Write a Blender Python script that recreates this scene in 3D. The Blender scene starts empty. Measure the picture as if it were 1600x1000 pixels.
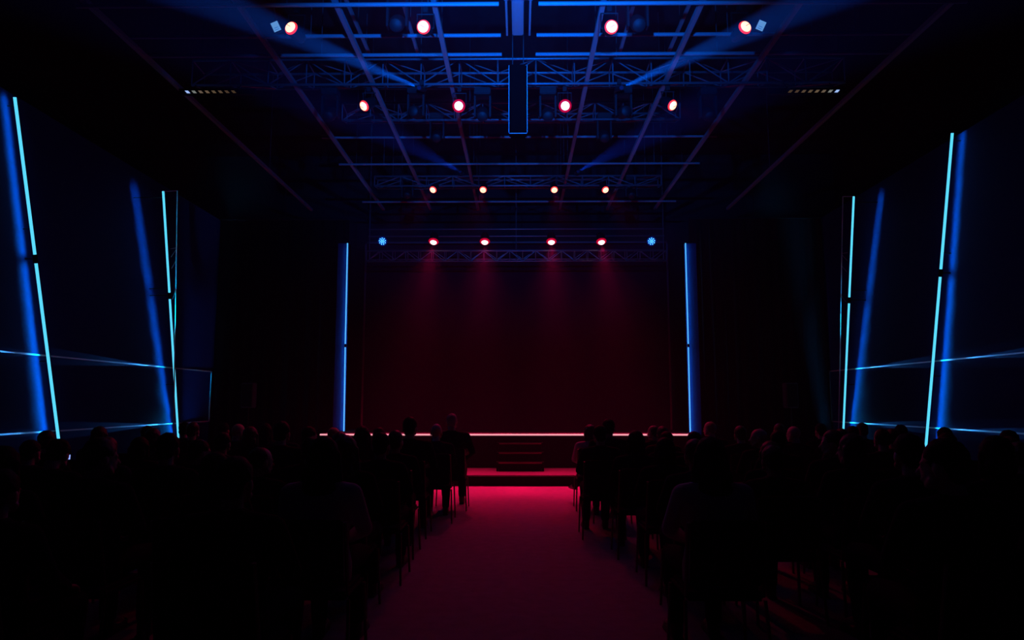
import bpy, bmesh, math, random
from mathutils import Vector, Matrix, Euler
random.seed(7)
SC = bpy.context.scene
COL = SC.collection
PI = math.pi
# ------------------------------------------------------------------ camera
F = 1100.0                                   # focal length in pixels of a 1600 x 1000 frame
CAM = Vector((0, 0, 1.5))
PITCH, YAW = math.atan(127 / F), math.atan(11 / F)
cd = bpy.data.cameras.new('camera'); cam = bpy.data.objects.new('camera', cd); COL.objects.link(cam)
cd.sensor_width = 36; cd.lens = F / 1600 * 36; cd.clip_end = 200
cam.location = CAM; cam.rotation_euler = Euler((PI / 2 + PITCH, 0, YAW), 'XYZ')
SC.camera = cam
RM = cam.rotation_euler.to_matrix()
def ray(px, py): return RM @ Vector(((px - 800) / F, -(py - 500) / F, -1))
def atY(px, py, Y): d = ray(px, py); return CAM + d * (Y / d.y)
def atX(px, py, X): d = ray(px, py); return CAM + d * (X / d.x)
def zat(py, Y): return atY(811, py, Y).z
# ------------------------------------------------------------------ world, exposure
w = bpy.data.worlds.new('world'); SC.world = w; w.use_nodes = True
w.node_tree.nodes['Background'].inputs[0].default_value = (0.0, 0.0, 0.0, 1)
w.node_tree.nodes['Background'].inputs[1].default_value = 0.0
# thin stage haze fills the air of the hall
vs = w.node_tree.nodes.new('ShaderNodeVolumeScatter'); vs.inputs['Color'].default_value = (.6, .45, 1, 1)
vs.inputs['Density'].default_value = .0036; vs.inputs['Anisotropy'].default_value = .3
w.node_tree.links.new(vs.outputs[0], w.node_tree.nodes['World Output'].inputs['Volume'])
SC.view_settings.view_transform = 'Standard'; SC.view_settings.look = 'None'
SC.view_settings.gamma = 1; SC.view_settings.exposure = 0.0; SC.view_settings.use_curve_mapping = False
SC.cycles.volume_bounces = 0; SC.cycles.max_bounces = 4; SC.cycles.diffuse_bounces = 2
SC.cycles.glossy_bounces = 2; SC.cycles.sample_clamp_indirect = 2.0
SC.cycles.use_denoising = True
SC.cycles.caustics_reflective = False; SC.cycles.caustics_refractive = False

# light powers (W)
E_FRONT, E_MID, E_NEAR = 560.0, 108.0, 26.0    # red spots: stage truss, second row, near rows
E_BEAM, E_CEIL = 46000.0, 1400.0                  # blue beams; added unseen wash lamps for the ceiling grid
E_BAND = 1.6
E_WALL = 0.78
E_GLINT = 200.0
RED = (1.0, 0.004, 0.085); BLUE = (0.0, 0.45, 1.0)

# ------------------------------------------------------------------ helpers
def tag(o, label=None, cat=None, group=None, kind=None):
    if label: o['label'] = label
    if cat: o['category'] = cat
    if group: o['group'] = group
    if kind: o['kind'] = kind
    return o
def empty(name, loc=(0, 0, 0), rz=0):
    o = bpy.data.objects.new(name, None); COL.objects.link(o)
    o.location = loc; o.rotation_euler = (0, 0, rz); o.empty_display_size = .1
    return o
def link(name, bm, m, parent=None, smooth=False):
    me = bpy.data.meshes.new(name)
    bmesh.ops.recalc_face_normals(bm, faces=bm.faces)
    bm.to_mesh(me); bm.free()
    if smooth:
        for p in me.polygons: p.use_smooth = True
    for mm in (m if isinstance(m, (list, tuple)) else [m]): me.materials.append(mm)
    o = bpy.data.objects.new(name, me); COL.objects.link(o)
    if parent: o.parent = parent
    return o
def copy_tree(o, parent=None):
    c = o.copy(); COL.objects.link(c)
    if parent: c.parent = parent; 
    for ch in o.children: copy_tree(ch, c)
    return c
def mat(name, col, rough=.6, metal=0.0, emit=None, es=1.0, spec=.5, noise=None, bump=None):
    m = bpy.data.materials.new(name); m.use_nodes = True
    nt = m.node_tree; b = nt.nodes['Principled BSDF']
    b.inputs['Base Color'].default_value = (*col, 1); b.inputs['Roughness'].default_value = rough
    b.inputs['Metallic'].default_value = metal; b.inputs['Specular IOR Level'].default_value = spec
    if emit:
        b.inputs['Emission Color'].default_value = (*emit, 1); b.inputs['Emission Strength'].default_value = es
    if noise or bump:
        tc = nt.nodes.new('ShaderNodeTexCoord'); nz = nt.nodes.new('ShaderNodeTexNoise')
        nz.inputs['Scale'].default_value = (noise or bump)[0]; nz.inputs['Detail'].default_value = 6
        nt.links.new(tc.outputs['Object'], nz.inputs['Vector'])
        if noise:
            mr = nt.nodes.new('ShaderNodeMapRange'); mr.inputs[3].default_value = 1 - noise[1]; mr.inputs[4].default_value = 1 + noise[1]
            mx = nt.nodes.new('ShaderNodeMix'); mx.data_type = 'RGBA'; mx.blend_type = 'MULTIPLY'; mx.inputs[0].default_value = 1
            mx.inputs[6].default_value = (*col, 1)
            nt.links.new(nz.outputs[0], mr.inputs[0]); nt.links.new(mr.outputs[0], mx.inputs[7]); nt.links.new(mx.outputs[2], b.inputs['Base Color'])
        if bump:
            bp = nt.nodes.new('ShaderNodeBump'); bp.inputs['Strength'].default_value = bump[1]; bp.inputs['Distance'].default_value = .01
            nt.links.new(nz.outputs[0], bp.inputs['Height']); nt.links.new(bp.outputs[0], b.inputs['Normal'])
    return m
def nosample(m): m.cycles.emission_sampling = 'NONE'; return m
def box(bm, c, s, rot=None, mi=0):
    r = bmesh.ops.create_cube(bm, size=1)['verts']
    M = Matrix.Translation(c) @ (rot.to_4x4() if rot else Matrix()) @ Matrix.Diagonal((*s, 1))
    bmesh.ops.transform(bm, matrix=M, verts=r)
    for f in {f for v in r for f in v.link_faces}: f.material_index = mi
    return r
def bbox(x0, x1, y0, y1, z0, z1, bm=None, bev=0):
    bm = bm or bmesh.new()
    v = box(bm, ((x0 + x1) / 2, (y0 + y1) / 2, (z0 + z1) / 2), (x1 - x0, y1 - y0, z1 - z0))
    if bev: bmesh.ops.bevel(bm, geom=list({e for q in v for e in q.link_edges}), offset=bev, segments=2, affect='EDGES')
    return bm
def frame(d):
    d = Vector(d).normalized(); return d.to_track_quat('Z', 'Y').to_matrix()
def tube(bm, a, b, r, n=10, r2=None, mi=0):
    a, b = Vector(a), Vector(b); L = (b - a).length
    v = bmesh.ops.create_cone(bm, cap_ends=True, segments=n, radius1=r, radius2=r if r2 is None else r2, depth=L)['verts']
    bmesh.ops.transform(bm, matrix=Matrix.Translation((a + b) / 2) @ frame(b - a).to_4x4(), verts=v)
    for f in {f for q in v for f in q.link_faces}: f.material_index = mi
    return v
def lathe(bm, prof, n=24, M=None, mi=0):       # prof: (radius, z); axis +Z
    rings = []
    for r, z in prof:
        if r < 1e-6: rings.append([bm.verts.new((0, 0, z))])
        else: rings.append([bm.verts.new((r * math.cos(2 * PI * k / n), r * math.sin(2 * PI * k / n), z)) for k in range(n)])
    for A, B in zip(rings, rings[1:]):
        for k in range(n):
            q = (k + 1) % n
            if len(A) == 1 and len(B) == 1: continue
            if len(A) == 1: f = bm.faces.new((A[0], B[k], B[q]))
            elif len(B) == 1: f = bm.faces.new((A[k], A[q], B[0]))
            else: f = bm.faces.new((A[k], A[q], B[q], B[k]))
            f.material_index = mi; f.smooth = True
    vs = [v for R in rings for v in R]
    if M: bmesh.ops.transform(bm, matrix=M, verts=vs)
    return vs
def light(kind, name, loc, energy, col, parent=None, aim=None, **kw):
    l = bpy.data.lights.new(name, kind); l.energy = energy; l.color = col
    for k, v in kw.items(): setattr(l, k, v)
    o = bpy.data.objects.new(name, l); COL.objects.link(o); o.location = loc
    if aim is not None: o.rotation_euler = Vector(aim).to_track_quat('-Z', 'Y').to_euler()
    if parent: o.parent = parent
    return o

# ------------------------------------------------------------------ materials
M_floor = mat('carpet_dark', (.30, .27, .29), .95, spec=.1, noise=(9, .25), bump=(180, .5))
M_black = mat('matt_black', (.012, .012, .014), .85, spec=.2)
M_wall = mat('wall_paint_dark', (.012, .035, .20), .75, spec=.15, noise=(3, .1))
M_curtain = mat('curtain_black', (.02, .02, .026), .95, spec=.05)
M_deck = mat('stage_deck', (.16, .14, .15), .7, spec=.2, noise=(6, .15))
M_fascia = mat('stage_fascia', (.008, .008, .016), .8, spec=.02)
M_step = mat('step_black', (.006, .005, .006), .8, spec=.03)
M_nose = mat('step_nosing', (.30, .16, .12), .5)
M_alu = mat('truss_aluminium', (.16, .16, .18), .42, 0.5)
M_bar = mat('grid_bar_grey', (.2, .205, .22), .5, 0.1)
M_cable = mat('steel_cable', (.05, .05, .05), .6)
M_body = mat('fixture_black', (.006, .006, .007), .6, spec=.3)
M_trim = mat('trim_metal', (.8, .82, .86), .5, .2)
M_screen = mat('screen_surface', (.008, .006, .02), .9, spec=.05)
M_frame = mat('screen_frame', (.03, .03, .04), .5)
M_tube = mat('led_tube_blue', (.1, .3, .6), .5, emit=(.10, .68, 1.0), es=1.1)
M_tube_stage = mat('led_tube_blue_slim', (.1, .3, .6), .5, emit=(.10, .50, 1.0), es=1.0)
M_edge = mat('led_edge_pink', (.8, .3, .4), .5, emit=(1.0, .38, .46), es=1.1)
M_lens_hot = nosample(mat('lens_warm_white', (.9, .5, .4), .3, emit=(1.0, .72, .42), es=1.6))
M_lens_white = nosample(mat('lens_pink_white', (.9, .6, .6), .3, emit=(1.0, .85, .75), es=2.0))
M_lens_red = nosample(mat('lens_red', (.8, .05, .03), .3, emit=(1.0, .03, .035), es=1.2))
M_lens_halo = nosample(mat('lens_halo_red', (.5, .01, .02), .3, emit=(.5, .0, .02), es=1.0))  # glow of the outer ring, stands in for the soft red halo
M_led_cyan = nosample(mat('led_cyan', (.2, .6, .9), .3, emit=(.15, .85, 1.0), es=1.7))
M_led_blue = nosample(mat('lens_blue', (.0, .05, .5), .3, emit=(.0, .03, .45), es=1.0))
M_panel = nosample(mat('plate_beam_light_pale', (.3, .4, .5), .5, emit=(.10, .27, .52), es=1.0))  # blue beam light falling on the square plates, put in as emission
M_panel2 = nosample(mat('plate_beam_light_dim', (.2, .3, .5), .5, emit=(.03, .13, .32), es=1.0))
M_void = mat('grille_deep_black', (.002, .002, .002), .95, spec=.05)
M_board = mat('side_board_dark', (.006, .02, .10), .8, spec=.1)
M_glass = mat('lens_dark_glass', (.02, .03, .06), .2)
M_speaker = mat('speaker_blue_grey', (.06, .07, .12), .6)
M_phone = nosample(mat('phone_screen', (.1, .1, .2), .3, emit=(.25, .35, 1.0), es=1.5))

# ------------------------------------------------------------------ room shell
WX, YB, ZT, ZC = 7.05, 16.2, 5.75, 7.6
def struct(name, bm, m): return tag(link(name, bm, m), kind='structure')
struct('floor', bbox(-8, 8, -3.2, 17.2, -.2, 0), M_floor)
struct('ceiling', bbox(-8, 8, -3.2, 17.2, ZC, ZC + .2), M_black)
struct('wall_left', bbox(-WX - .25, -WX, -3, YB, 0, ZT), M_wall)
struct('wall_right', bbox(WX, WX + .25, -3, YB, 0, ZT), M_wall)
struct('wall_left_upper', bbox(-WX - .95, -WX - .75, -3, 17.2, ZT - 1, ZC), M_black)
struct('wall_right_upper', bbox(WX + .75, WX + .95, -3, 17.2, ZT - 1, ZC), M_black)
struct('wall_front', bbox(-8, 8, 17.0, 17.2, 0, ZC), M_black)
struct('wall_back', bbox(-8, 8, -3.2, -3.0, 0, ZC), M_black)
def curtain(x0, x1, y, z0, z1):
    bm = bmesh.new(); n = int((x1 - x0) / .04); a = []
    for i in range(n + 1):
        x = x0 + (x1 - x0) * i / n; yy = y + .035 * math.sin(x * 24) + .015 * math.sin(x * 61)
        a.append((bm.verts.new((x, yy, z0)), bm.verts.new((x, yy, z1))))
    for p, q in zip(a, a[1:]): bm.faces.new((p[0], q[0], q[1], p[1]))
    bmesh.ops.solidify(bm, geom=bm.faces[:], thickness=.01)
    return bm
for x0, x1, sd in ((-7.0, -3.95, 'left'), (3.95, 7.0, 'right')):
    c = link('curtain', curtain(x0, x1, 16.05, 0.0, 5.7), M_curtain, smooth=True)
    tag(c, f'tall black pleated curtain hanging at {sd} of the blue lit stage opening', 'curtain', 'stage side curtains')
    rl = link('curtain_rail', (lambda b: (tube(b, (x0, 16.05, 5.72), (x1, 16.05, 5.72), .025), tube(b, ((x0 + x1) / 2, 16.05, 5.72), ((x0 + x1) / 2, 16.05, ZC), .01), b)[-1])(bmesh.new()), M_body, c)

# ------------------------------------------------------------------ platform, stage, steps, screen
YP, YS, ZP, ZS = 12.8, 14.2, .19, .86
pl = tag(empty('low_platform', (0, YP, 0)), 'wide low black platform running across in front of the stage', 'platform')
link('platform_body', bbox(-6.6, 6.6, .02, YS + 1.55 - YP, 0, ZP - .025), M_step, pl)
link('platform_top', bbox(-6.62, 6.62, 0, YS + 1.55 - YP, ZP - .025, ZP), M_deck, pl)
st = tag(empty('stage', (0, YS, ZP)), 'raised dark stage with pink glowing light line along its front edge', 'stage')
link('stage_body', bbox(-3.95, 3.46, .03, 1.83, 0, ZS - ZP - .05), M_fascia, st)
link('stage_deck', bbox(-3.98, 3.49, .012, 1.83, ZS - ZP - .05, ZS - ZP), M_deck, st)
for k in range(6):
    link('fascia_panel', bbox(-3.93 + k * 1.23, -3.93 + k * 1.23 + 1.212, .012, .03, .03, ZS - ZP - .06, bev=.004), M_fascia, st)
tag(link('edge_light', bbox(-3.98, 3.49, -.008, .012, ZS - ZP - .036, ZS - ZP - .008), M_edge, st), 'glowing pink white light strip')
sp = tag(empty('stage_steps', (0, YS, ZP)), 'black three-tread steps centred against the stage front on the low platform', 'steps')
xs0, xs1 = -.40, .44
for k in range(3):
    z = .165 * (k + 1); y0 = -.72 + .24 * k
    tr = link('tread', bbox(xs0, xs1, y0, y0 + .26, z - .03, z), M_step, sp)
    link('nosing', bbox(xs0 + .01, xs1 - .01, y0 - .008, y0, z - .022, z + .001), M_nose, tr)
    link('riser', bbox(xs0 + .02, xs1 - .02, y0 + .03, y0 + .045, z - .165, z - .03), M_step, sp)
for x in (xs0 - .03, xs1):
    b = bmesh.new()
    pts = [(-.72, 0), (0, 0), (0, .5), (-.24, .5), (-.24, .335), (-.48, .335), (-.48, .17), (-.72, .17)]
    A = [b.verts.new((x, p, q)) for p, q in pts]; B = [b.verts.new((x + .03, p, q)) for p, q in pts]
    b.faces.new(A); b.faces.new(B[::-1])
    for i in range(8): b.faces.new((A[i], A[(i + 1) % 8], B[(i + 1) % 8], B[i]))
    link('side_panel', b, M_step, sp)
light('AREA', 'edge_glow', (-.25, .02, ZS - ZP + .012), 30, RED, st, aim=(0, 1, .02), shape='RECTANGLE', size=7.3, size_y=.01)
# dark backdrop screen
scx0, scx1 = atY(568, 500, 15.95).x, atY(1046, 500, 15.95).x
scr = tag(empty('backdrop_screen', ((scx0 + scx1) / 2, 15.95, ZS)), 'huge blank dark screen filling the back of the stage', 'screen')
hw = (scx1 - scx0) / 2
link('screen_panel', bbox(-hw + .03, hw - .03, -.01, .04, 0.05, 4.25), M_screen, scr)
for x in (-hw, hw - .04): link('frame_post', bbox(x, x + .04, -.03, .05, 0, 4.3), M_frame, scr)
link('frame_rail', bbox(-hw, hw, -.03, .05, 4.26, 4.3), M_frame, scr)
link('frame_rail', bbox(-hw, hw, -.01, .05, 0, .05), M_screen, scr)

# ------------------------------------------------------------------ blue led tubes
def stage_tube(p0, pg, p1, Y, side):
    a, g, b = atY(*p0, Y), atY(*pg, Y), atY(*p1, Y)
    t = tag(empty('led_tube_light', (b.x, Y, ZS if False else 0)), f'slim upright blue glowing tube at the {"left" if side < 0 else "right"} edge of the stage', 'light', 'blue tubes beside the stage')
    o = Vector(t.location)
    u = (b - a).normalized()
    for p, q in ((a, g - u * .03), (g + u * .03, b)):
        m = bmesh.new(); tube(m, p - o, q - o, .014, 12); link('glowing_tube', m, M_tube_stage, t, True)
    m = bmesh.new(); tube(m, g - u * .035 - o, g + u * .035 - o, .022, 12); link('joint', m, M_body, t, True)
    # fin on the inner side holds the tube; it stands on the platform behind the stage front
    m = bmesh.new()
    fx = -side * .035
    vs = [m.verts.new(Vector(q)) for q in (a - o + Vector((fx, -.02, 0)), Vector((fx, -.02, 0)), Vector((fx, .16, 0)), a - o + Vector((fx, .16, 0)))]
    m.faces.new(vs); bmesh.ops.solidify(m, geom=m.faces[:], thickness=.02 * side)
    link('backing_fin', m, M_body, t)
    mid = (a + b) / 2
    # wash panel behind tube: matt dark board the tube lights up
    m = bbox(min(side * .0, side * .27), max(side * .0, side * .27),   .10, .12, 0, a.z + .02)
    link('side_board', m, M_board, t)
    l = light('AREA', 'tube_glow', mid - o + Vector((side * .0, .018, 0)), 4 * E_BAND, BLUE, t, aim=(side * .4, 1, 0), shape='RECTANGLE', size=.02, size_y=(a - b).length, spread=math.radians(115))
    l.rotation_euler = Matrix((((b - a).normalized().cross(Vector((side * .5, 1, 0))).normalized()), (a - b).normalized(), Vector((-side * .5, -1, 0)).normalized())).transposed().to_euler()
stage_tube((543, 380), (539.5, 540), (537, 690), 15.3, -1)
stage_tube((1071, 380), (1075.5, 540), (1079, 690), 15.3, 1)

def aimed_area(name, a, b, target, energy, width, spread, parent, off=Vector()):
    """long thin area lamp lying from a to b that throws light towards target"""
    mid = (a + b) / 2; up = (a - b).normalized(); z = -(Vector(target) - mid).normalized()
    z = (z - up * z.dot(up)).normalized(); x = up.cross(z)
    o = light('AREA', name, mid - off, energy, BLUE, parent, shape='RECTANGLE', size=width, size_y=(a - b).length, spread=math.radians(spread))
    o.rotation_euler = Matrix((x, up, z)).transposed().to_euler()
    return o
def wall_tube(name_lbl, side, tp, gp, bp, dt, db, band_t, band_b, energy, spread, post=None):
    """tp/gp/bp: tube top, joint, bottom seen in the photo; dt/db: stand-off from the wall at top and bottom"""
    X = lambda d: side * (WX - d)
    a, b = atX(*tp, X(dt)), atX(*bp, X(db))
    d_ = (b - a); f = (gp[1] - tp[1]) / (bp[1] - tp[1])
    # joint: closest point on the tube to the seen gap
    best = min((abs((lambda q: 0)(0)) + (project(a + d_ * t)[1] - gp[1]) ** 2, t) for t in [i / 400 for i in range(401)])[1]
    g = a + d_ * best
    wt, wb = atX(*band_t, side * WX), atX(*band_b, side * WX)
    t = tag(empty('led_tube_light', (side * WX, b.y, 0)), name_lbl, 'light', 'tall blue tubes on the side walls')
    o = Vector(t.location); u = d_.normalized()
    for p, q in ((a, g - u * .06), (g + u * .06, b)):
        m = bmesh.new(); tube(m, p - o, q - o, .020, 12); link('glowing_tube', m, M_tube, t, True)
    m = bmesh.new(); tube(m, g - u * .062 - o, g + u * .062 - o, .034, 14)
    tube(m, g - o, Vector((side * WX, g.y, g.z)) - o, .008, 8); link('joint_bracket', m, M_body, t, True)
    # slender back rail behind the tube (far side), tied to the wall with three brackets
    rail = Vector((-side * .0, .035, 0))
    m = bmesh.new(); tube(m, a + rail - o, b + rail - o, .014, 8); link('back_rail', m, M_body, t, True)
    for k in (.02, .36, .75, .97):
        p = a + d_ * k + rail
        m = bmesh.new(); tube(m, p - o, Vector((side * WX, p.y, p.z)) - o, .008, 8); link('wall_arm', m, M_body, t)
    n = 8
    for k in range(n):
        p, q = a + d_ * (k / n), a + d_ * ((k + 1) / n)
        tg = wt + (wb - wt) * ((k + .5) / n)
        toff = (tg - (p + q) / 2).normalized() * .024
        aimed_area('tube_glow', p + toff, q + toff, tg, E_WALL * energy / n * (.6 + .8 * k / n), .02 if spread > 60 else .05, spread + (0 if spread > 60 else 70 * k / n), t, o)
    return t, a, b, g
def project(P):
    v = RM.transposed() @ (Vector(P) - CAM); return (800 + F * v.x / -v.z, 500 - F * v.y / -v.z)
W1 = wall_tube('nearest blue glowing tube leaning on the left wall', -1, (23, 152), (57.5, 405), (92, 690), .14, .16, (6, 148), (70, 690), 10, 90)
W2 = wall_tube('farther blue glowing tube on the left wall, bracketed with a thin post', -1, (255, 299), (264.5, 462), (279, 690), .58, .07, (204, 258), (268, 690), 9, 38)
W3 = wall_tube('nearest blue glowing tube leaning on the right wall', 1, (1488, 208), (1467, 427), (1446, 706), .17, .16, (1504, 208), (1466, 706), 10, 90)
W4 = wall_tube('farther blue glowing tube on the right wall, bracketed with a thin post', 1, (1334, 307), (1327, 469), (1317, 690), .50, .10, (1381, 272), (1328, 700), 9, 38)
def thin_post(side, T, top, bot, xx):
    t, a, b, g = T; o = Vector(t.location)
    p, q = atX(*top, side * (WX - xx)), atX(*bot, side * (WX - xx))
    m = bmesh.new(); tube(m, p - o, q - o, .011, 8); link('thin_post', m, M_trim, t)
    m = bmesh.new(); tube(m, a - o, p - o, .011, 8); link('top_arm', m, M_trim, t)
    d = q - p; e = b - a
    aimed_area('tube_glow', a - Vector((side * .03, 0, 0)), b - Vector((side * .03, 0, 0)), (p + q) / 2, 2.5, .02, 25, t, o)
    for k in (.21, .255, .30, .42):
        s = a + e * k + Vector((0, .03, 0)); r = p + d * (k + (.02 if k < .25 else -.02))
        m = bmesh.new(); tube(m, s + (r - s) * .35 - o, r - o, .006, 6); link('cross_brace', m, M_trim, t)
thin_post(-1, W2, (277, 298), (271, 690), .35)
thin_post(1, W4, (1317, 307), (1310, 690), .35)

# wall trims (slim metal lines), lit by the tubes and by added narrow spots
ztr, ztl = atX(0, 549, -WX).z, atX(0, 679, -WX).z
YE = atX(330, 581, -WX).y
k = 1
for s in (-1, 1):
    for z in (ztr, ztl):
        struct(f'trim_{k}', bbox(min(s * WX, s * (WX - .02)), max(s * WX, s * (WX - .02)), -2.9, YE, z - .012, z + .012), M_trim); k += 1
    struct(f'trim_{k}', bbox(min(s * WX, s * (WX - .02)), max(s * WX, s * (WX - .02)), YE - .024, YE, ztl + .0125, ztr - .0125), M_trim); k += 1

for T, s_ in ((W1, -1), (W2, -1), (W3, 1), (W4, 1)):  # added spots beside each tube, they brighten the trims
    t, A, B, g = T; o = Vector(t.location)
    for z in (ztr, ztl):
        k_ = (z - A.z) / (B.z - A.z); p = A + (B - A) * k_
        p = Vector((s_ * (WX - .05), p.y - .05, z))
        light('SPOT', 'added_trim_spot', p - o, E_GLINT, (.03, .3, 1), t, aim=(s_ * .012, -1, 0), spot_size=math.radians(5), spot_blend=.3, shadow_soft_size=.01)
        light('SPOT', 'added_trim_spot', p - o, E_GLINT * .012, (.03, .3, 1), t, aim=(s_ * .16, -1, 0), spot_size=math.radians(15), spot_blend=.3, shadow_soft_size=.01)
# wall speakers by the stage
for s, px, lb in ((-1, 389, 'left'), (1, 1235, 'right')):
    p = atY(px, 616, 15.6)
    t = tag(empty('wall_speaker', (p.x, 15.6, p.z - .3)), f'small dark blue speaker box hanging before the {lb} curtain', 'speaker', 'small speakers beside the stage')
    link('cabinet', bbox(-.13, .13, -.12, .12, 0, .55, bev=.015), M_speaker, t)
    link('grille', bbox(-.11, .11, -.128, -.12, .03, .52), M_body, t)
    m = bmesh.new(); tube(m, (0, .0, 0), (0, .0, ZP - (p.z - .3)), .02); lathe(m, [(0, 0), (.2, 0), (.2, .02), (0, .025)], 20, Matrix.Translation((0, 0, ZP - (p.z - .3))))
    link('stand', m, M_body, t)

# ------------------------------------------------------------------ ceiling grid
def hang(bm, x, y, z, dz=0): tube(bm, (x, y, z), (x, y, ZC), .005, 6)
def gridbar(label, a, b, r, sq=True, name='grid_bar', group='ceiling grid bars', hangs=2, m=None):
    a, b = Vector(a), Vector(b); o = (a + b) / 2
    t = tag(empty(name, o), label, 'bar', group)
    bm = bmesh.new()
    if sq:
        d = b - a; box(bm, (0, 0, 0), (max(abs(d.x), 2 * r), max(abs(d.y), 2 * r), 2 * r))
    else: tube(bm, a - o, b - o, r)
    link('bar', bm, m or M_bar, t)
    for i in range(hangs):
        bm = bmesh.new(); q = a + (b - a) * ((i + .5) / hangs) - o; tube(bm, q, (q.x, q.y, ZC - o.z), .005, 6)
        link('hanger_wire', bm, M_cable, t)
    return t
zg = 1.5 + 4.22
ords = {.9: 'inner', 1.95: 'second', 3.0: 'third', 4.6: 'outermost'}
for s in (-1, 1):
    for x, nm in ords.items():
        gridbar(f'long {nm} ceiling bar running towards the stage, {"left" if s < 0 else "right"} of centre', (s * x, 4.6, zg), (s * x, 15.2, zg), .026)
    for x, nm, y0, y1 in ((1.45, 'nearer', 6.8, 9.6), (2.15, 'farther', 6.8, 9.6)):
        gridbar(f'short dim upper ceiling bar, {nm} one {"left" if s < 0 else "right"} of centre', (s * x, y0, zg + .75), (s * x, y1, zg + .75), .02, group='short upper ceiling bars')
CROSS = [(6, 7.0, 'nearest crosswise ceiling pipe above the nearest lamp row'), (55, 7.85, 'second crosswise ceiling pipe behind the nearest lamp row'),
         (85, 8.3, 'third crosswise ceiling pipe just before the widest truss'), (214, 11.0, 'dim crosswise ceiling pipe behind the second truss'),
         (256, 12.1, 'dim crosswise ceiling pipe before the third truss'), (315, 14.0, 'faint crosswise pipe below the third truss')]
for py, Y, lb in CROSS:
    z = zat(py, Y); hwid = 4.7 if Y < 10 else 3.2
    if Y > 9.5: gridbar(lb, (-hwid, Y, z), (hwid, Y, z), .018, False, 'ceiling_pipe', 'crosswise ceiling pipes', 4)
    else:
        for s in (-1, 1):
            gridbar(lb + (', left half' if s < 0 else ', right half'), (s * .21, Y, z), (s * hwid, Y, z), .022, False, 'ceiling_pipe', 'crosswise ceiling pipes', 3)

def truss(label, chords, x0, x1, bay, name='lighting_truss', r=.017, rb=.009, hangx=(), faces=((0, 1), (2, 3), (0, 2), (1, 3)), m=None):
    """chords: list of (Y, z)"""
    Y0, Z0 = chords[0]; xc = (x0 + x1) / 2
    t = tag(empty(name, (xc, Y0, Z0)), label, 'truss', 'lighting trusses'); o = Vector(t.location); m = m or M_alu
    for Y, z in chords:
        bm = bmesh.new(); tube(bm, Vector((x0, Y, z)) - o, Vector((x1, Y, z)) - o, r, 12); link('chord', bm, m, t, True)
    n = max(1, round((x1 - x0) / bay)); L = (x1 - x0) / n
    for (i, j) in faces:
        bm = bmesh.new()
        for k in range(n + 1):
            x = x0 + k * L; tube(bm, Vector((x, *chords[i])) - o, Vector((x, *chords[j])) - o, rb, 6)
        for k in range(n):
            x = x0 + k * L
            A, B = (i, j) if k % 2 else (j, i)
            tube(bm, Vector((x, *chords[A])) - o, Vector((x + L, *chords[B])) - o, rb, 6)
        tag(link('lacing', bm, m, t), kind='stuff')
    for x in hangx:
        bm = bmesh.new(); tube(bm, Vector((x, *chords[0])) - o, Vector((x, Y0, ZC)) - o, .006, 6)
        link('hanger_cable', bm, M_cable, t)
    return t
truss('widest lighting truss, carrying a row of four red lamps', [(8.9, zat(92, 8.9)), (8.9, zat(131, 8.9)), (9.25, zat(114, 9.25)), (9.25, zat(137, 9.25))], -4.35, 4.3, .52, hangx=(-3.9, -1.3, 1.3, 3.9))
truss('second lighting truss behind the hanging centre column', [(10.5, zat(160, 10.5)), (10.5, zat(187, 10.5)), (10.8, zat(178, 10.8)), (10.8, zat(191, 10.8))], -2.75, 2.5, .42, hangx=(-2.4, 2.2))
truss('third lighting truss with four red lamps above the stage truss', [(13.0, zat(275, 13)), (13.0, zat(290, 13)), (13.3, zat(281, 13.3)), (13.3, zat(294, 13.3))], -2.75, 2.7, .5, hangx=(-2.4, -.8, .8, 2.4))
xl, xr = atY(573, 400, 14.75).x, atY(1041, 400, 14.75).x
T4 = truss('lowest lighting truss over the stage front with red and blue lamps', [(14.75, zat(392, 14.75)), (14.75, zat(408, 14.75)), (15.05, zat(391, 15.05)), (15.05, zat(405, 15.05))], xl, xr, .545 / 2, r=.016, rb=.008, hangx=())
o4 = Vector(T4.location)
for py in (358, 369):
    m = bmesh.new(); z = zat(py, 14.9)
    tube(m, Vector((xl, 14.9, z)) - o4, Vector((xr, 14.9, z)) - o4, .015, 10); link('upper_pipe', m, M_alu, T4, True)
for x in (xl + .02, (xl + xr) / 2, xr - .02):
    m = bmesh.new(); tube(m, Vector((x, 14.9, zat(408, 14.75))) - o4, Vector((x, 14.9, ZC)) - o4, .012, 8); link('hanger_tube', m, M_cable, T4)

# ------------------------------------------------------------------ hanging centre column and spine
cc = tag(empty('column_speaker', (atY(809.5, 200, 8.6).x, 8.6, zat(211, 8.6))), 'long dark rectangular column speaker hanging in the middle below the ceiling grid', 'speaker')
H = ZC - cc.location.z
hw_ = 14.2 * 8.6 / F
b = bbox(-hw_, hw_, -.06, .14, 0, .92, bev=.018); link('cabinet', b, M_void, cc, False)
link('front_grille', bbox(-hw_ + .02, hw_ - .02, -.068, -.0605, .03, .9), M_void, cc)
for x in (-.07, .07):
    m = bmesh.new(); tube(m, (x, .03, .92), (x, .03, H), .006, 6); link('hanger_cable', m, M_cable, cc)
m = bmesh.new(); tube(m, (-hw_ - .004, -.06, .01), (-hw_ - .004, -.06, .9), .004, 6); link('edge_strip', m, M_trim, cc)
m = bmesh.new(); tube(m, (hw_ + .004, -.06, .01), (hw_ + .004, -.06, .9), .004, 6); link('edge_strip', m, M_trim, cc)
m = bmesh.new(); tube(m, (-hw_, -.06, .0), (hw_, -.06, .0), .004, 6); link('edge_strip', m, M_trim, cc)
spn = tag(empty('cable_duct', (0, 6.4, zg)), 'wide flat duct running along the ceiling centre above the column speaker', 'duct')
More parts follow.
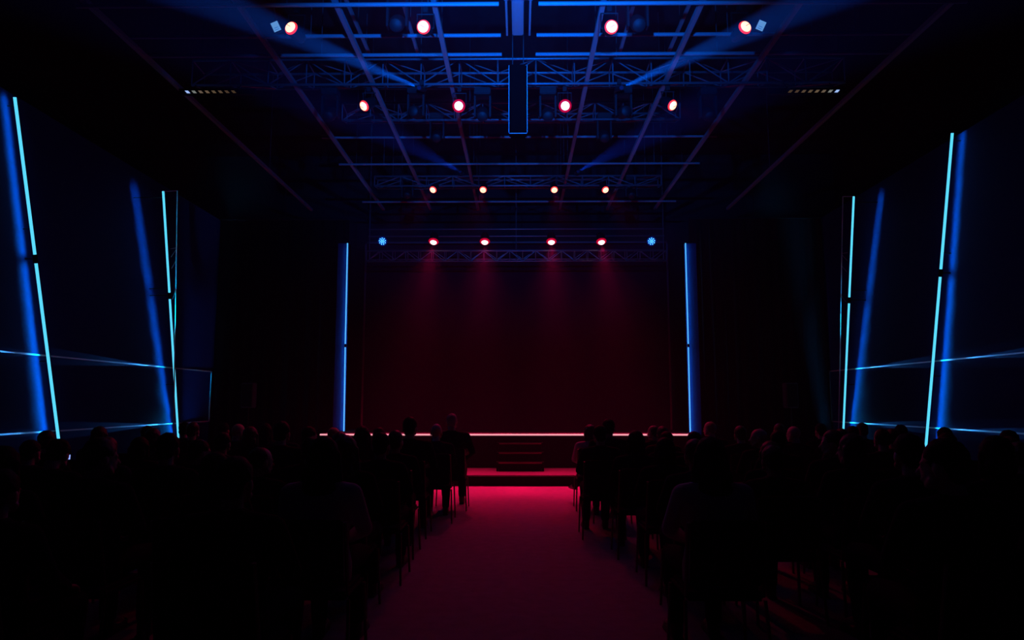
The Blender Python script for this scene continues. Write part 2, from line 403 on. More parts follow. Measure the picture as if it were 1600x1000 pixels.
link('duct_body', bbox(-.075, .055, -1.6, 1.35, 0, .12, bev=.01), M_bar, spn)
for x in (-.145, .115): link('side_rail', bbox(x, x + .022, -1.6, 1.35, 0, .05), M_bar, spn)
for y in (-1.2, -.2, .8): link('duct_strap', bbox(-.16, .15, y, y + .03, .12, .14), M_bar, spn)
for y in (-.9, .9):
    m = bmesh.new(); tube(m, (0, y, .13), (0, y, ZC - zg), .008, 6); link('hanger_wire', m, M_cable, spn)

# ------------------------------------------------------------------ lamps
def par_can(name, loc, aim, label, group, kind='hot', r=.07, top=None, cat='lamp'):
    """spot fixture; the lens centre sits at loc and looks along aim"""
    aim = Vector(aim).normalized(); loc = Vector(loc)
    t = tag(empty(name, loc), label, cat, group)
    M = frame(aim).to_4x4()
    m = bmesh.new()
    lathe(m, [(r * .93, -.004), (r * 1.12, .012), (r * 1.14, .006), (r * 1.12, -.10), (r * 1.0, -.15), (r * .75, -.2), (r * .35, -.225), (0, -.228)], 28, M)
    link('housing', m, M_body, t, True)
    m = bmesh.new()
    if kind == 'dim':
        lathe(m, [(0, .0), (r * .9, 0)], 20, M); link('lens', m, M_glass, t)
    elif kind == 'led':
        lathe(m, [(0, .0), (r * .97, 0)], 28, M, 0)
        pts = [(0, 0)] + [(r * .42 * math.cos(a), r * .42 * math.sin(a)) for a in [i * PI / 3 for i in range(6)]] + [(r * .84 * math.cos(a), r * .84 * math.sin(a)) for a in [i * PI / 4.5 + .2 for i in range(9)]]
        lathe(m, [(r * .97, 0), (r * 1.18, .002), (r * 1.2, -.004)], 28, M, 0)  # blue ring past the lens edge stands in for the lamp's halo
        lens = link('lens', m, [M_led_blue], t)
        m = bmesh.new()
        for (x, y) in pts: lathe(m, [(r * .14, .003), (r * .1, .008), (0, .009)], 10, M @ Matrix.Translation((x, y, 0)))
        tag(link('led_cluster', m, [M_led_cyan], lens), kind='stuff')
    else:
        hot = M_lens_hot if kind == 'hot' else M_lens_white
        k1 = .88 if kind == 'hot' else .86
        lathe(m, [(0, r * .95), (r * .4 * k1, r * .88), (r * .8 * k1, r * .6), (r * k1, .03)], 28, M, 0)
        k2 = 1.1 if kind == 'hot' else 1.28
        lathe(m, [(r * k1, .03), (r * k2 * .93, .022), (r * k2, .008), (r * k2 * .97, -.004)], 28, M, 1)  # red lens edge widened into a glowing ring for the lamp's halo
        lens = link('lens', m, [hot, M_lens_red if kind == 'hot' else M_lens_halo], t)
        m = bmesh.new(); box(m, M @ Vector((0, 0, r * .96)), (.05 if kind == 'hot' else .012, .005, .003), (M.to_3x3() @ Matrix.Rotation(.6 * (1 if loc.x > 0 else -1), 3, 'Z')))
        link('filament_bar', m, M_lens_red, lens)
    # yoke and clamp to the bar above
    pv = -aim * .08
    side = Vector((1, 0, 0)); side = (side - aim * side.dot(aim)).normalized()
    tz = (top if top is not None else loc.z + .22) - loc.z
    m = bmesh.new()
    for s in (-1, 1):
        tube(m, pv + side * s * (r * 1.14), pv + side * s * (r * 1.35), .008, 8)
        tube(m, pv + side * s * (r * 1.35), Vector((pv.x + side.x * s * r * 1.35, pv.y, tz - .07)), .007, 8)
    tube(m, Vector((pv.x - r * 1.4, pv.y, tz - .07)), Vector((pv.x + r * 1.4, pv.y, tz - .07)), .008, 8)
    link('yoke', m, M_body, t)
    m = bmesh.new(); box(m, (pv.x, pv.y, tz - .02), (.05, .05, .07)); link('clamp', m, M_body, t)
    return t, M, aim
def spot(t, aim, e, size, blend=1.0, col=RED, rad=.03, halo=0.0, hc=None):
    light('SPOT', 'lamp_beam', Vector(aim) * .09, e, col, t, aim=aim, spot_size=math.radians(size), spot_blend=blend, shadow_soft_size=rad)
    if halo: light('SPOT', 'lamp_spill', Vector(aim) * .085, halo * 4, hc or col, t, aim=(0, -1, -1.2), spot_size=math.radians(105), spot_blend=1, shadow_soft_size=.02)

# nearest row
for px, py, aim, lb in ((456, 45, (-.25, -1, .05), 'outer left'), (662, 42.5, (-.1, -1, -.35), 'inner left'), (955, 42.5, (.1, -1, -.35), 'inner right'), (1163, 44, (.25, -1, .05), 'outer right')):
    t, M, a = par_can('stage_spotlight', atY(px, py, 7.0), aim, f'glowing orange red spotlight in the nearest row, {lb}', 'red lamps of the nearest row', 'hot', .066, zat(6, 7.0))
    spot(t, a, E_NEAR, 40, halo=.35)
# second row under widest truss
for px, py, aim, lb in ((570, 165, (-.75, -1, -.95), 'outer left'), (717, 165.5, (.0, -1, -.42), 'inner left'), (883, 165.5, (.0, -1, -.42), 'inner right'), (1049.5, 164, (.75, -1, -.95), 'outer right')):
    t, M, a = par_can('stage_spotlight', atY(px, py, 8.95), aim, f'glowing red spotlight hanging under the widest truss, {lb}', 'red lamps under the widest truss', 'white' if abs(px - 800) < 100 else 'hot', .066, zat(134, 8.95))
    spot(t, a, E_NEAR, 40, halo=.5)
# third row
for px, dx, lb in ((677, -.55, 'outer left'), (755, -.28, 'inner left'), (866, .28, 'inner right'), (945.5, .55, 'outer right')):
    t, M, a = par_can('stage_spotlight', atY(px, 296, 12.85), (dx * (.45 if abs(dx) < .4 else 1), -1.6, -1.55), f'red spotlight with a soft beam on the third truss, {lb}', 'red lamps on the third truss', 'hot', .062, zat(290, 12.9))
    spot(t, a, E_MID, 38, 1.0, halo=.8)
# stage truss row
for px, dx, lb in ((677.5, -.35, 'outer left'), (757.5, -.02, 'inner left'), (861.5, .02, 'inner right'), (939.5, .35, 'outer right')):
    t, M, a = par_can('stage_spotlight', atY(px, 377, 14.62), (dx, -2.15, -4.6), f'bright red spotlight with a hazy beam on the stage truss, {lb}', 'red lamps on the stage truss', 'white', .084, zat(369, 14.7) + .03)
    spot(t, a, E_FRONT, 62, 1.0, rad=.02, halo=11); light('SPOT', 'lamp_beam', a * .08, E_FRONT * 2.1, RED, t, aim=a, spot_size=math.radians(28), spot_blend=1, shadow_soft_size=.02)
for px, lb in ((597.5, 'left'), (1018, 'right')):
    t, M, a = par_can('led_spotlight', atY(px, 377, 14.62), (0, -1, -.3), f'round blue LED spotlight at the {lb} end of the stage truss', 'blue lamps on the stage truss', 'led', .078, zat(369, 14.7) + .03)
    light('SPOT', 'lamp_spill', a * .06, 20,  (0, .12, 1), t, aim=(0, -1, -.3), spot_size=math.radians(140), spot_blend=1, shadow_soft_size=.02)

# black moving heads hung on the truss pipes
def moving_head(loc, top, aim, label, s=1.0, group='black moving head lamps'):
    t = tag(empty('moving_head_lamp', loc), label, 'lamp', group)
    m = bbox(-.11 * s, .11 * s, -.1 * s, .1 * s, .24 * s, .34 * s, bev=.012); link('base_box', m, M_body, t)
    for x in (-.115 * s, .09 * s): link('yoke_arm', bbox(x, x + .025 * s, -.05 * s, .05 * s, -.06 * s, .24 * s, bev=.006), M_body, t)
    m = bmesh.new(); lathe(m, [(0, -.15), (.06, -.14), (.08, -.06), (.085, .06), (.07, .13), (.065, .14), (0, .135)], 24, frame(aim).to_4x4() @ Matrix.Scale(s, 4)); link('head', m, M_body, t, True)
    m = bmesh.new(); tube(m, (0, 0, .34 * s), (0, 0, max(.36 * s, top - Vector(loc).z)), .02, 8); link('clamp', m, M_body, t)
    return t
for i, (px, py, Y, tp, lb) in enumerate(((650, 176, 9.1, 137, 'left of centre under the widest truss'), (974, 176, 9.1, 137, 'right of centre under the widest truss'),
        (754, 178, 9.1, 137, 'just left of the centre column'), (856, 178, 9.1, 137, 'just right of the centre column'),
        (683, 212, 10.6, 188, 'hanging low left under the second truss'), (944, 212, 10.6, 188, 'hanging low right under the second truss'),
        (516, 178, 9.1, 137, 'left end group of the widest truss'), (1106, 178, 9.1, 137, 'right end group of the widest truss'),
        (621, 36, 7.1, 6, 'left on the nearest pipe'), (996, 36, 7.1, 6, 'right on the nearest pipe'),
        (637, 302, 13.1, 291, 'left end of the third truss'), (986, 302, 13.1, 291, 'right end of the third truss'))):
    p = atY(px, py, Y); a = (0, -1, -.8)
    if i == 0: a = (-.83, -4.5, -1.1)
    if i == 1: a = (.83, -4.5, -1.1)
    moving_head(p, zat(tp, Y), a, 'black moving head lamp ' + lb)
# blue beams, and blue wash over the grid from added unseen lamps
for s, px, far in ((-1, 655, 330), (1, 971, 1270)):
    p = atY(px, 137, 8.75); q = atY(far, 2, 5.0); a = (q - p).normalized()
    t, M, a = par_can('beam_projector', p, a, f'small projector throwing a narrow blue beam outwards, {"left" if s < 0 else "right"} side of widest truss', 'blue beam projectors', 'dim', .03, zat(131, 8.9))
    light('SPOT', 'lamp_beam', a * .04, E_BEAM, (0, .25, 1), t, aim=a, spot_size=math.radians(4.4), spot_blend=.5, shadow_soft_size=.02)
    p = atY(811 + s * 92, 268, 12.7); q = atY(811 + s * 250, 180, 8.5); a = (q - p).normalized()
    t, M, a = par_can('beam_projector', p, a, f'dim projector throwing a faint blue beam, {"left" if s < 0 else "right"} side of third truss', 'blue beam projectors', 'dim', .03, zat(276, 13.0) + .05)
    light('SPOT', 'lamp_beam', a * .04, E_BEAM * .12, (0, .12, 1), t, aim=a, spot_size=math.radians(8), spot_blend=.6, shadow_soft_size=.02)
gridbar('added crosswise pipe out of view carrying two added blue lamps', (-2.2, 4.4, 4.65), (2.2, 4.4, 4.65), .022, False, 'ceiling_pipe', 'crosswise ceiling pipes', 3)  # pipe and its lamps are added out of view to light the grid blue
for s in (-1, 1):
    wl = tag(empty('added_wash_light', (s * .7, 4.4, 4.45)), f'added unseen blue lamp clamped to the frontmost pipe, {"left" if s < 0 else "right"} of centre', 'lamp', 'added blue ceiling lamps')
    link('housing', bbox(-.09, .09, -.06, .05, -.09, .09, bev=.01), M_body, wl)
    link('lens', bbox(-.075, .075, .05, .056, -.075, .075), M_led_blue, wl)
    m = bmesh.new(); tube(m, (0, 0, .08), (0, 0, .19), .014, 8); link('clamp', m, M_body, wl)
    light('SPOT', 'added_wash_spot', (0, .08, 0), E_CEIL, (0, .13, 1), wl, aim=(-s * .05, 3.6, 1.8), spot_size=math.radians(75), spot_blend=1, shadow_soft_size=.03)

# square plates in the blue beam; its light is put in as emission
for px, py, rz, lb in ((431, 41.5, -.42, 'left'), (1189, 40, .42, 'right')):
    p = atY(px, py, 7.1)
    t = tag(empty('beam_lit_plate', p), f'small tilted square plate with blue beam light put in as glow near the outer {lb} red lamp', 'lamp', 'pale square plates')
    R = Matrix.Rotation(rz, 3, 'Y') @ Matrix.Rotation(.35, 3, 'X')
    m = bmesh.new(); box(m, (0, .03, 0), (.085, .05, .1), R); link('housing', m, M_body, t)
    m = bmesh.new(); box(m, (0, 0, 0), (.078, .008, .095), R); link('lit_face', m, M_panel, t)
    m = bmesh.new()
    for dz in (-.012, -.032): box(m, R @ Vector((.0, -.006, dz)), (.045, .004, .007), R)
    link('face_slot', m, M_panel2, t)
    m = bmesh.new(); tube(m, (0, .04, .02), (0, -.1, zat(6, 7.0) - p.z), .008, 6); link('bracket', m, M_body, t)
# rows of small lit cells at the truss ends
for s, x0, x1, py in ((-1, 293, 368, 143.5), (1, 1308, 1232, 142.5)):
    a, b = atY(x0, py, 8.7), atY(x1, py, 8.7)
    t = tag(empty('cell_light_bar', (a + b) / 2), f'slim bar with a row of faint amber cells,  {"left" if s < 0 else "right"} end of widest truss', 'lamp', 'bars of small lit cells')
    o = Vector(t.location); L = abs(b.x - a.x)
    link('bar_body', bbox(-L / 2 - .12, L / 2 + .25, .01, .05, -.03, .05), M_body, t) if s < 0 else link('bar_body', bbox(-L / 2 - .25, L / 2 + .12, .01, .05, -.03, .05), M_body, t)
    cols = [(.35, .5, .95), (.16, .17, .16), (.12, .085, .06), (.12, .08, .05), (.09, .06, .035), (.08, .05, .03), (.06, .035, .02), (.05, .03, .015)]
    for k, c in enumerate(cols):
        q = a + (b - a) * (k / 7.3) - o
        m = bmesh.new(); box(m, (q.x, 0, 0), (.042, .012, .03), Matrix.Rotation(s * -.0, 3, 'Y'))
        bmesh.ops.transform(m, matrix=Matrix.Shear('XZ', 4, (0, 0)) if False else Matrix(), verts=m.verts)
        for v in m.verts: v.co.x += s * v.co.z * .9
        c_ = link('cell', m, nosample(mat('cell_glow', c, .5, emit=c, es=1.0)), t)
    for xx in (-.3, .3):
        m = bmesh.new(); tube(m, (xx, .03, .04), (xx, .2, zat(131, 8.9) - o.z), .008, 6); link('bracket', m, M_body, t)
    l = light('AREA', 'cell_glow', ((a.x - o.x), -.02, .10), .12, (.05, .15, 1), t, aim=(0, .3, 1), shape='RECTANGLE', size=.25, size_y=.02)

# ------------------------------------------------------------------ people and chairs
def capsule(bm, a, b, r1, r2=None, n=14):
    a, b = Vector(a), Vector(b); r2 = r1 if r2 is None else r2
    for p, r in ((a, r1), (b, r2)):
        bmesh.ops.create_uvsphere(bm, u_segments=n, v_segments=8, radius=r, matrix=Matrix.Translation(p))
    if (b - a).length > 1e-4: tube(bm, a, b, r1, n, r2)
def chain(bm, pts):
    for (a, ra), (b, rb) in zip(pts, pts[1:]): capsule(bm, a, b, ra, rb)
def ell(bm, c, s, M=None):
    bmesh.ops.create_uvsphere(bm, u_segments=20, v_segments=14, radius=1, matrix=(M or Matrix()) @ Matrix.Translation(c) @ Matrix.Diagonal((*s, 1)))
def loft(bm, secs, n=22):      # secs: (x, y, z, rx, ry)
    R = [[bm.verts.new((x + rx * math.cos(2 * PI * k / n), y + ry * math.sin(2 * PI * k / n), z)) for k in range(n)] for x, y, z, rx, ry in secs]
    for A, B in zip(R, R[1:]):
        for k in range(n): bm.faces.new((A[k], A[(k + 1) % n], B[(k + 1) % n], B[k]))
    bm.faces.new(R[0][::-1]); bm.faces.new(R[-1])
def remesh(bm, voxel, smooth=2, disp=0.0):
    me = bpy.data.meshes.new('tmp'); bmesh.ops.recalc_face_normals(bm, faces=bm.faces); bm.to_mesh(me); bm.free()
    o = bpy.data.objects.new('tmp', me); COL.objects.link(o)
    r = o.modifiers.new('r', 'REMESH'); r.mode = 'VOXEL'; r.voxel_size = voxel; r.use_smooth_shade = True
    if smooth:
        s = o.modifiers.new('s', 'SMOOTH'); s.iterations = smooth; s.factor = .5
    if disp:
        tx = bpy.data.textures.new('hair_noise', 'CLOUDS'); tx.noise_scale = .03
        d = o.modifiers.new('d', 'DISPLACE'); d.texture = tx; d.strength = disp; d.mid_level = .5
    dg = bpy.context.evaluated_depsgraph_get()
    out = bpy.data.meshes.new_from_object(o.evaluated_get(dg))
    bpy.data.objects.remove(o); bpy.data.meshes.remove(me)
    for p in out.polygons: p.use_smooth = True
    return out
NECK = Vector((0, -.03, 1.07))
def headM(turn, tilt, lean=0): return Matrix.Translation(NECK) @ Matrix.Rotation(turn, 4, 'Z') @ Matrix.Rotation(-tilt, 4, 'X') @ Matrix.Rotation(lean, 4, 'Y') @ Matrix.Translation(-NECK)
def legpts(side, cross):
    if cross == 0: return [((side * .095, .02, .55)), ((side * .13, .43, .53)), ((side * .12, .43, .12)), ((side * .13, .60, .055))]
    if side * cross > 0: return [((side * .09, .02, .56)), ((-side * .02, .44, .66)), ((-side * .22, .58, .27)), ((-side * .27, .74, .24))]   # upper, crossed leg
    return [((side * .09, .02, .55)), ((side * .06, .44, .54)), ((side * .08, .40, .12)), ((side * .09, .57, .055))]
ARMS = {'lap': ((.245, .05, .76), (.10, .29, .66), (.045, .38, .645)), 'knees': ((.26, .02, .77), (.17, .28, .655), (.14, .39, .63)), 'phone': ((.25, .06, .78), (.13, .27, .88), (.09, .31, .95))}
def hand(bm, w, e, side, curl=.5):
    w, e = Vector(w), Vector(e); d = (w - e).normalized()        # d runs along the forearm
    x = Vector((side, 0, 0)); x = (x - d * x.dot(d)).normalized(); up = Vector((0, 0, 1)); up = (up - d * up.dot(d) - x * up.dot(x)).normalized()
    for k in (-1, 0, 1): capsule(bm, w + x * k * .016, w + d * .075 + x * k * .024, .015, .0135, 10)
    for i, (k, L) in enumerate(((-1.5, .062), (-.5, .074), (.5, .08), (1.5, .07))):
        b = w + d * .08 + x * k * .0195; m = b + d * L * .5 - up * .006; t = m + d * L * .42 - up * (.016 + .006 * i * curl)
        capsule(bm, b, m, .0092, .0086, 8); capsule(bm, m, t, .0086, .0074, 8)
    b = w + d * .02 - x * .026; m = b + d * .032 - x * .022 - up * .006; t = m + d * .03 - x * .003 - up * .008
    capsule(bm, b, m, .013, .0105, 8); capsule(bm, m, t, .0105, .0085, 8)
def body_mesh(turn, tilt, lean, arms, cross):
    bm = bmesh.new(); M = headM(turn, tilt, lean)
    loft(bm, [(0, .0, .47, .15, .11), (0, -.01, .56, .155, .115), (0, -.02, .68, .13, .10), (0, -.03, .82, .14, .10), (0, -.03, .95, .165, .098), (0, -.03, 1.0, .13, .075), (0, -.03, 1.04, .07, .06)])
    for s in (-1, 1):
        capsule(bm, (0, -.03, .98), (s * .165, -.03, .985), .05, .045)
        e, w_, f_ = ARMS[arms]; e = Vector((s * e[0], *e[1:])); w_ = Vector((s * w_[0], *w_[1:])); f_ = Vector((s * f_[0], *f_[1:]))
        chain(bm, [((s * .178, -.03, .98), .047), (e, .036), (w_, .024)])
        hand(bm, w_ , w_ - (f_ - w_), s)
        h, k, a, t = legpts(s, cross)
        chain(bm, [(h, .078), (k, .052), (a, .036)]); chain(bm, [(a, .032), (t, .026)])
    capsule(bm, (0, -.03, 1.0), NECK + Vector((0, .005, .03)), .056, .052)
    hb = bmesh.new()
    ell(hb, (0, -.012, 1.205), (.074, .092, .092)); ell(hb, (0, .022, 1.155), (.058, .068, .075)); ell(hb, (0, .055, 1.105), (.03, .025, .022))
    capsule(hb, (0, .083, 1.185), (0, .104, 1.155), .008, .013, 8)                         # nose
    capsule(hb, (-.02, .086, 1.125), (.02, .086, 1.125), .0075, .0075, 8)                    # lips
    for s in (-1, 1):
        ell(hb, (s * .027, .074, 1.183), (.013, .010, .009)); capsule(hb, (s * .014, .083, 1.199), (s * .042, .074, 1.2), .0065, .005, 8)
        ell(hb, (s * .075, -.005, 1.165), (.010, .021, .033)); capsule(hb, (s * .05, .03, 1.12), (s * .02, .06, 1.1), .022, .018, 8)
    capsule(hb, NECK + Vector((0, -.005, -.01)), (0, -.01, 1.15), .052, .05)
    bmesh.ops.transform(hb, matrix=M, verts=hb.verts); tm = bpy.data.meshes.new('t'); hb.to_mesh(tm); hb.free(); bm.from_mesh(tm); bpy.data.meshes.remove(tm)
    return remesh(bm, .0075, 2)
def jacket_mesh(arms, broad=1.0, long_=False):
    bm = bmesh.new()
    loft(bm, [(0, .0, .46 if not long_ else .44, .185, .145), (0, -.01, .56, .19, .15), (0, -.02, .68, .168, .132), (0, -.03, .82, .18 * broad, .13), (0, -.03, .93, .20 * broad, .125), (0, -.035, .985, .185 * broad, .1), (0, -.035, 1.03, .10, .075), (0, -.03, 1.065, .068, .066)])
    for s in (-1, 1):
        e, w_, f_ = ARMS[arms]; e = Vector((s * e[0] * broad, *e[1:])); w_ = Vector((s * w_[0], *w_[1:]))
        capsule(bm, (s * .05, -.035, 1.0), (s * .18 * broad, -.03, .975), .06, .064)
        chain(bm, [((s * .185 * broad, -.03, .972), .064), (e, .05), (w_, .036)])
        capsule(bm, (s * .03, .095, .9), (s * .02, .11, .62), .02, .022, 8)                  # lapel edge
    capsule(bm, (-.06, -.07, 1.045), (.06, -.07, 1.045), .018, .018, 8)                      # collar
    return remesh(bm, .011, 3)
def trouser_mesh(cross, wide=1.0):
    bm = bmesh.new(); ell(bm, (0, -.01, .535), (.178, .14, .075))
    for s in (-1, 1):
        h, k, a, t = legpts(s, cross)
        chain(bm, [(h, .094), (k, .068 * wide), (Vector(a) + (Vector(k) - Vector(a)) * .03, .052 * wide)])
    return remesh(bm, .011, 3)
def shoe_mesh(s, cross):
    bm = bmesh.new(); h, k, a, t = [Vector(q) for q in legpts(s, cross)]
    d = (t - a); d.z = 0 if not (cross and s * cross > 0) else d.z; d.normalize()
    base = t - d * .17
    if not (cross and s * cross > 0): base.z = .04; t = Vector((t.x, t.y, .035))
    capsule(bm, base, t, .04, .033); capsule(bm, base, a, .042, .043); capsule(bm, t, t + d * .05, .034, .024)
    q = base - Vector((0, 0, .022)); box(bm, (q + t - Vector((0, 0, .017))) / 2 if False else (base + t) / 2 - Vector((0, 0, .028)), (.07, .27, .018), Matrix.Rotation(math.atan2(-d.x, d.y), 3, 'Z'))
    return remesh(bm, .008, 2)
def hair_mesh(kind, turn, tilt, lean):
    bm = bmesh.new()
    if kind == 'short':
        ell(bm, (0, -.02, 1.218), (.081, .094, .090)); ell(bm, (0, -.06, 1.16), (.066, .045, .06))
    elif kind == 'cropped':
        ell(bm, (0, -.026, 1.208), (.0775, .088, .090)); ell(bm, (0, -.06, 1.165), (.063, .04, .05))
    elif kind == 'bob':
        ell(bm, (0, -.022, 1.218), (.087, .098, .096)); ell(bm, (0, -.045, 1.13), (.092, .068, .085)); 
        for s in (-1, 1): capsule(bm, (s * .072, -.005, 1.2), (s * .078, .0, 1.08), .03, .026)
    elif kind == 'long':
        ell(bm, (0, -.022, 1.218), (.088, .1, .097)); ell(bm, (0, -.05, 1.12), (.095, .068, .10)); ell(bm, (0, -.085, .98), (.105, .05, .15))
        for s in (-1, 1): capsule(bm, (s * .073, -.005, 1.2), (s * .10, -.03, 1.02), .03, .032); capsule(bm, (s * .10, -.03, 1.02), (s * .09, -.08, .88), .032, .026)
    elif kind == 'bun':
        ell(bm, (0, -.02, 1.215), (.082, .096, .092)); ell(bm, (0, -.115, 1.26), (.042, .04, .042)); ell(bm, (0, -.055, 1.165), (.062, .045, .05))
    if kind != 'bald':
        # cut the face side free
        fc = bm.verts[:]
    M = headM(turn, tilt, lean); bmesh.ops.transform(bm, matrix=M, verts=bm.verts)
    me = remesh(bm, .008, 2, .012)
    return me
SKIN = [mat('skin_light', (.55, .36, .29), .55), mat('skin_tan', (.40, .25, .18), .55), mat('skin_brown', (.22, .12, .08), .5)]
HAIR = {'black': mat('hair_black', (.008, .007, .007), .7, spec=.2), 'brown': mat('hair_brown', (.05, .03, .02), .55), 'grey': mat('hair_grey', (.30, .28, .27), .6), 'fair': mat('hair_fair', (.32, .22, .12), .6)}
CLOTH = {'black': mat('cloth_black', (.012, .012, .013), .95, spec=.1), 'charcoal': mat('cloth_charcoal', (.025, .025, .03), .95, spec=.1), 'navy': mat('cloth_navy', (.014, .018, .04), .95, spec=.1),
         'burgundy': mat('cloth_burgundy', (.05, .012, .018), .95, spec=.1), 'pale': mat('cloth_pale', (.50, .42, .48), .9), 'grey': mat('cloth_grey', (.10, .10, .11), .95, spec=.1)}
M_trouser = mat('trouser_black', (.012, .012, .015), .95, spec=.1); M_shoe = mat('shoe_black', (.02, .018, .018), .35); M_shoe_pale = mat('shoe_pale', (.4, .35, .35), .5)
TURN = {'ahead': (0, .05, 0), 'left': (.75, .05, 0), 'right': (-.7, .08, 0), 'down': (0, .45, 0), 'profile': (1.25, .05, 0)}
cache = {}
def get(key, fn, *a):
    if key not in cache: cache[key] = fn(*a)
    return cache[key]
def add_mesh(name, me, m, parent):
    o = bpy.data.objects.new(name, me.copy() if False else me); COL.objects.link(o); o.parent = parent
    if not me.materials: me.materials.append(None)
    o.material_slots[0].link = 'OBJECT'; o.material_slots[0].material = m
    return o
def person(x, y, label, hair='short', hcol='black', cloth='black', skin=0, turn='ahead', arms='lap', cross=0, s=1.0, sz=None, rz=0.0, broad=1.0, shoes=None):
    t = tag(empty('person', (x, y, 0), rz), label, 'person', 'seated audience'); t.scale = (s, s, sz or s)
    TT = TURN[turn]
    add_mesh('body', get(('b', turn, arms, cross), body_mesh, *TT, arms, cross), SKIN[skin], t)
    add_mesh('jacket', get(('j', arms, broad), jacket_mesh, arms, broad), CLOTH[cloth], t)
    add_mesh('trousers', get(('t', cross), trouser_mesh, cross), M_trouser, t)
    for q in (-1, 1): add_mesh('shoe', get(('s', q, cross), shoe_mesh, q, cross), shoes or M_shoe, t)
    if hair != 'bald': add_mesh('hair', get(('h', hair, turn), hair_mesh, hair, *TT), HAIR[hcol], t)
    return t
M_seat = mat('chair_fabric', (.015, .015, .018), .9, spec=.1); M_leg = mat('chair_steel', (.16, .15, .15), .35, .8)
def chair_proto():
    t = empty('conference_chair')
    link('seat', bbox(-.22, .22, -.22, .21, .405, .455, bev=.02), M_seat, t)
    m = bbox(-.2, .2, -.02, .015, 0, .36, bev=.012); bmesh.ops.transform(m, matrix=Matrix.Translation((0, -.235, .50)) @ Matrix.Rotation(.16, 4, 'X'), verts=m.verts); link('backrest', m, M_seat, t)
    for s in (-1, 1):
        m = bmesh.new(); tube(m, (s * .22, .19, .41), (s * .235, .23, 0), .010, 8); link('leg', m, M_leg, t)
        m = bmesh.new(); tube(m, (s * .22, -.20, .41), (s * .235, -.25, 0), .010, 8); link('leg', m, M_leg, t)
        m = bmesh.new(); tube(m, (s * .215, -.19, .43), (s * .21, -.28, .84), .010, 8); link('back_post', m, M_leg, t)
    return t
CH = chair_proto(); CH_used = [False]
def chair(x, y, label, rz=0.0):
    o = CH if not CH_used[0] else copy_tree(CH); CH_used[0] = True
    o.location = (x, y, 0); o.rotation_euler = (0, 0, rz); return tag(o, label, 'chair', 'black conference chairs')

ROWS = [10.15, 9.17, 8.19, 7.21, 6.23, 5.25, 4.27, 3.29]
ORD = ['front', 'second', 'third', 'fourth', 'fifth', 'sixth', 'seventh', 'last']
NSEAT = [7, 7, 7, 7, 6, 5, 4, 3]
SEATW = ['on the aisle', 'second from aisle', 'third from aisle', 'fourth from aisle', 'fifth from aisle', 'sixth from aisle', 'seventh from aisle', 'eighth from aisle', 'ninth from aisle']
# seen people: (row, side, px of head, py of head top, options)
SEEN = [
 (0, -1, 706, 645, dict(hair='cropped', hcol='grey', cloth='black', arms='knees', broad=1.1)),
 (1, -1, 682, 661, dict(hair='bald', cloth='charcoal')),
 (2, -1, 641, 651, dict(hair='short', cloth='black', broad=1.1)),
 (1, -1, 619, 672, dict(hair='short', hcol='brown')),
 (0, -1, 593, 668, dict(hair='bob')), (1, -1, 570, 671, dict(hair='short')),
 (0, -1, 520, 667, dict(hair='cropped', hcol='fair', turn='right')),
 (2, -1, 482, 666, dict(hair='short', turn='right')), (3, -1, 440, 658, dict(hair='short', broad=1.1)),
 (1, -1, 372, 661, dict(hair='bald', turn='right')), (1, -1, 391, 667, dict(hair='bob', hcol='brown')),
 (3, -1, 405, 697, dict(hair='cropped', hcol='brown', turn='right', s=.93)),
 (4, -1, 312, 686, dict(hair='short', turn='right')), (4, -1, 262, 676, dict(hair='short')),
 (4, -1, 222, 683, dict(hair='bob')), (6, -1, 155, 683, dict(hair='short', hcol='brown', turn='right')),
 (5, -1, 91, 682, dict(hair='short', arms='phone', turn='down')), (5, -1, 50, 687, dict(hair='short')), (5, -1, 8, 698, dict(hair='bob')),
 (6, -1, 508, 683, dict(hair='long', hcol='black', cloth='pale')), (5, -1, 541, 681, dict(hair='long', hcol='brown')),
 (0, 1, 923, 664, dict(hair='bob', hcol='brown', cloth='pale', cross=1, turn='left')),
 (1, 1, 951, 654, dict(hair='short', broad=1.1)), (2, 1, 937, 664, dict(hair='short', s=.95)),
 (2, 1, 993, 673, dict(hair='bob')), (0, 1, 1022, 664, dict(hair='cropped', hcol='brown', turn='left')),
 (2, 1, 1042, 674, dict(hair='short')), (0, 1, 1085, 674, dict(hair='short')), (0, 1, 1110, 658, dict(hair='cropped', hcol='fair', turn='left')),
 (1, 1, 1155, 665, dict(hair='short', hcol='brown')), (1, 1, 1187, 669, dict(hair='cropped', hcol='grey', turn='profile')),
 (1, 1, 1214, 672, dict(hair='short')), (2, 1, 1242, 665, dict(hair='bald', turn='left')),
 (3, 1, 1201, 690, dict(hair='bob', hcol='brown')), (4, 1, 1301, 671, dict(hair='short', hcol='brown', turn='profile')),
 (5, 1, 1330, 678, dict(hair='bob', hcol='brown', turn='left')), (5, 1, 1416, 677, dict(hair='short')),
 (6, 1, 1473, 684, dict(hair='short', turn='left')), (6, 1, 1555, 682, dict(hair='bob')),
 (6, 1, 1108, 684, dict(hair='long', hcol='black', cloth='pale')),
 (7, 1, 1505, 738, dict(hair='bun', hcol='grey', cloth='grey', s=.9)),
 (7, -1, 372, 712, dict(hair='short', broad=1.1)),
]
RV = 1.3055      # head top of the unscaled figure
hwords = {'short': 'short-haired', 'cropped': 'close-cropped', 'bald': 'bald', 'bob': 'bob-haired', 'long': 'long-haired', 'bun': 'bun-haired'}
cwords = {'black': 'black', 'charcoal': 'charcoal', 'navy': 'dark blue', 'burgundy': 'dark red', 'pale': 'pale', 'grey': 'grey'}
rnd = random.Random(11)
placed = []                                   # no two seats of a row closer than 0.5 m: a crowded one takes a neighbouring row
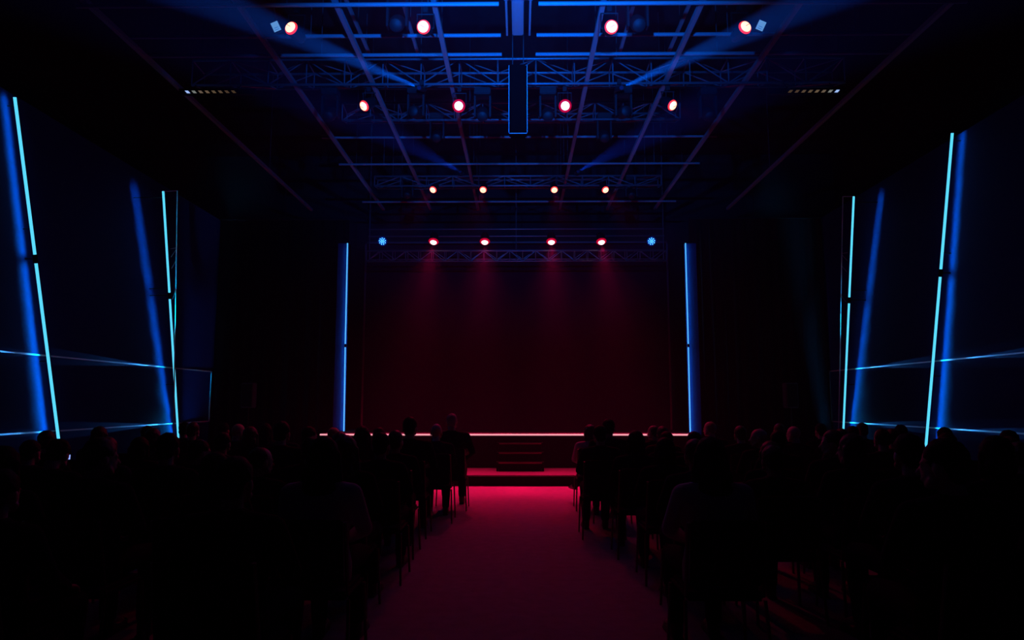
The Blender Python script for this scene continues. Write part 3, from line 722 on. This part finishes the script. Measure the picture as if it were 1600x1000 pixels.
for (rr, sd, px, py, opt) in SEEN:
    for dr in (0, 1, -1, 2, -2, 3, -3):
        q = rr + dr
        if not 0 <= q < 8: continue
        p = atY(px, py, ROWS[q])
        if 1.12 < p.z < 1.42 and all(not (u[0] == q and u[1] == sd and abs(u[2] - p.x) < .52) for u in placed):
            placed.append((q, sd, p.x, p.z, opt)); break
    else: print('UNPLACED', rr, sd, px, py)
for side in (-1, 1):
    for r, Y in enumerate(ROWS):
        seen = []
        for (rr, sd, x_, z_, opt) in placed:
            if rr == r and sd == side: seen.append((abs(x_), z_, dict(opt)))
        seats = [(x, z, o) for x, z, o in seen]
        for k in range(NSEAT[r]):
            x = 1.22 + .60 * k + rnd.uniform(-.03, .03)
            if side > 0: x += .05
            if r == 7 and k == 0: continue
            if all(abs(x - q[0]) > .53 for q in seats):
                seats.append((x, None, dict(hair=rnd.choice(['short', 'short', 'cropped', 'bob', 'long', 'short']), hcol=rnd.choice(['black', 'black', 'brown', 'brown']), cloth=rnd.choice(['black', 'charcoal', 'navy', 'black', 'burgundy']), skin=rnd.choice([0, 0, 1]), arms=rnd.choice(['lap', 'knees']))))
        seats.sort(key=lambda q: q[0])
        for k, (x, z, o) in enumerate(seats):
            if z is None:
                z = rnd.uniform(1.17, 1.235)
            sc = max(.86, min(1.08, z / RV)); o.setdefault('s', min(sc * 1.0, 1.0) if sc < .95 else sc); o['sz'] = z / RV
            o['s'] = max(.93, min(1.05, o['s']))
            where = f'{"left" if side < 0 else "right"} block, {ORD[r]} row, {SEATW[k]}'
            lab = f'{hwords[o["hair"]]} person in {cwords[o.get("cloth", "black")]} top, {where}'
            ty = rnd.uniform(-.03, .03)
            person(side * x, Y + ty, lab, rz=rnd.uniform(-.06, .06), **o)
            chair(side * x, Y + ty - .02, f'black conference chair, {where}')
# phone held low by a seated person at the far left
pp = atY(108, 714, 5.6)
ph = tag(empty('phone', pp), 'small lit phone held up at the far left of the audience', 'phone')
link('phone_body', bbox(-.018, .018, -.004, .004, -.035, .035, bev=.003), M_body, ph)
link('phone_screen', bbox(-.012, .012, -.006, -.0045, -.018, .018), M_phone, ph)
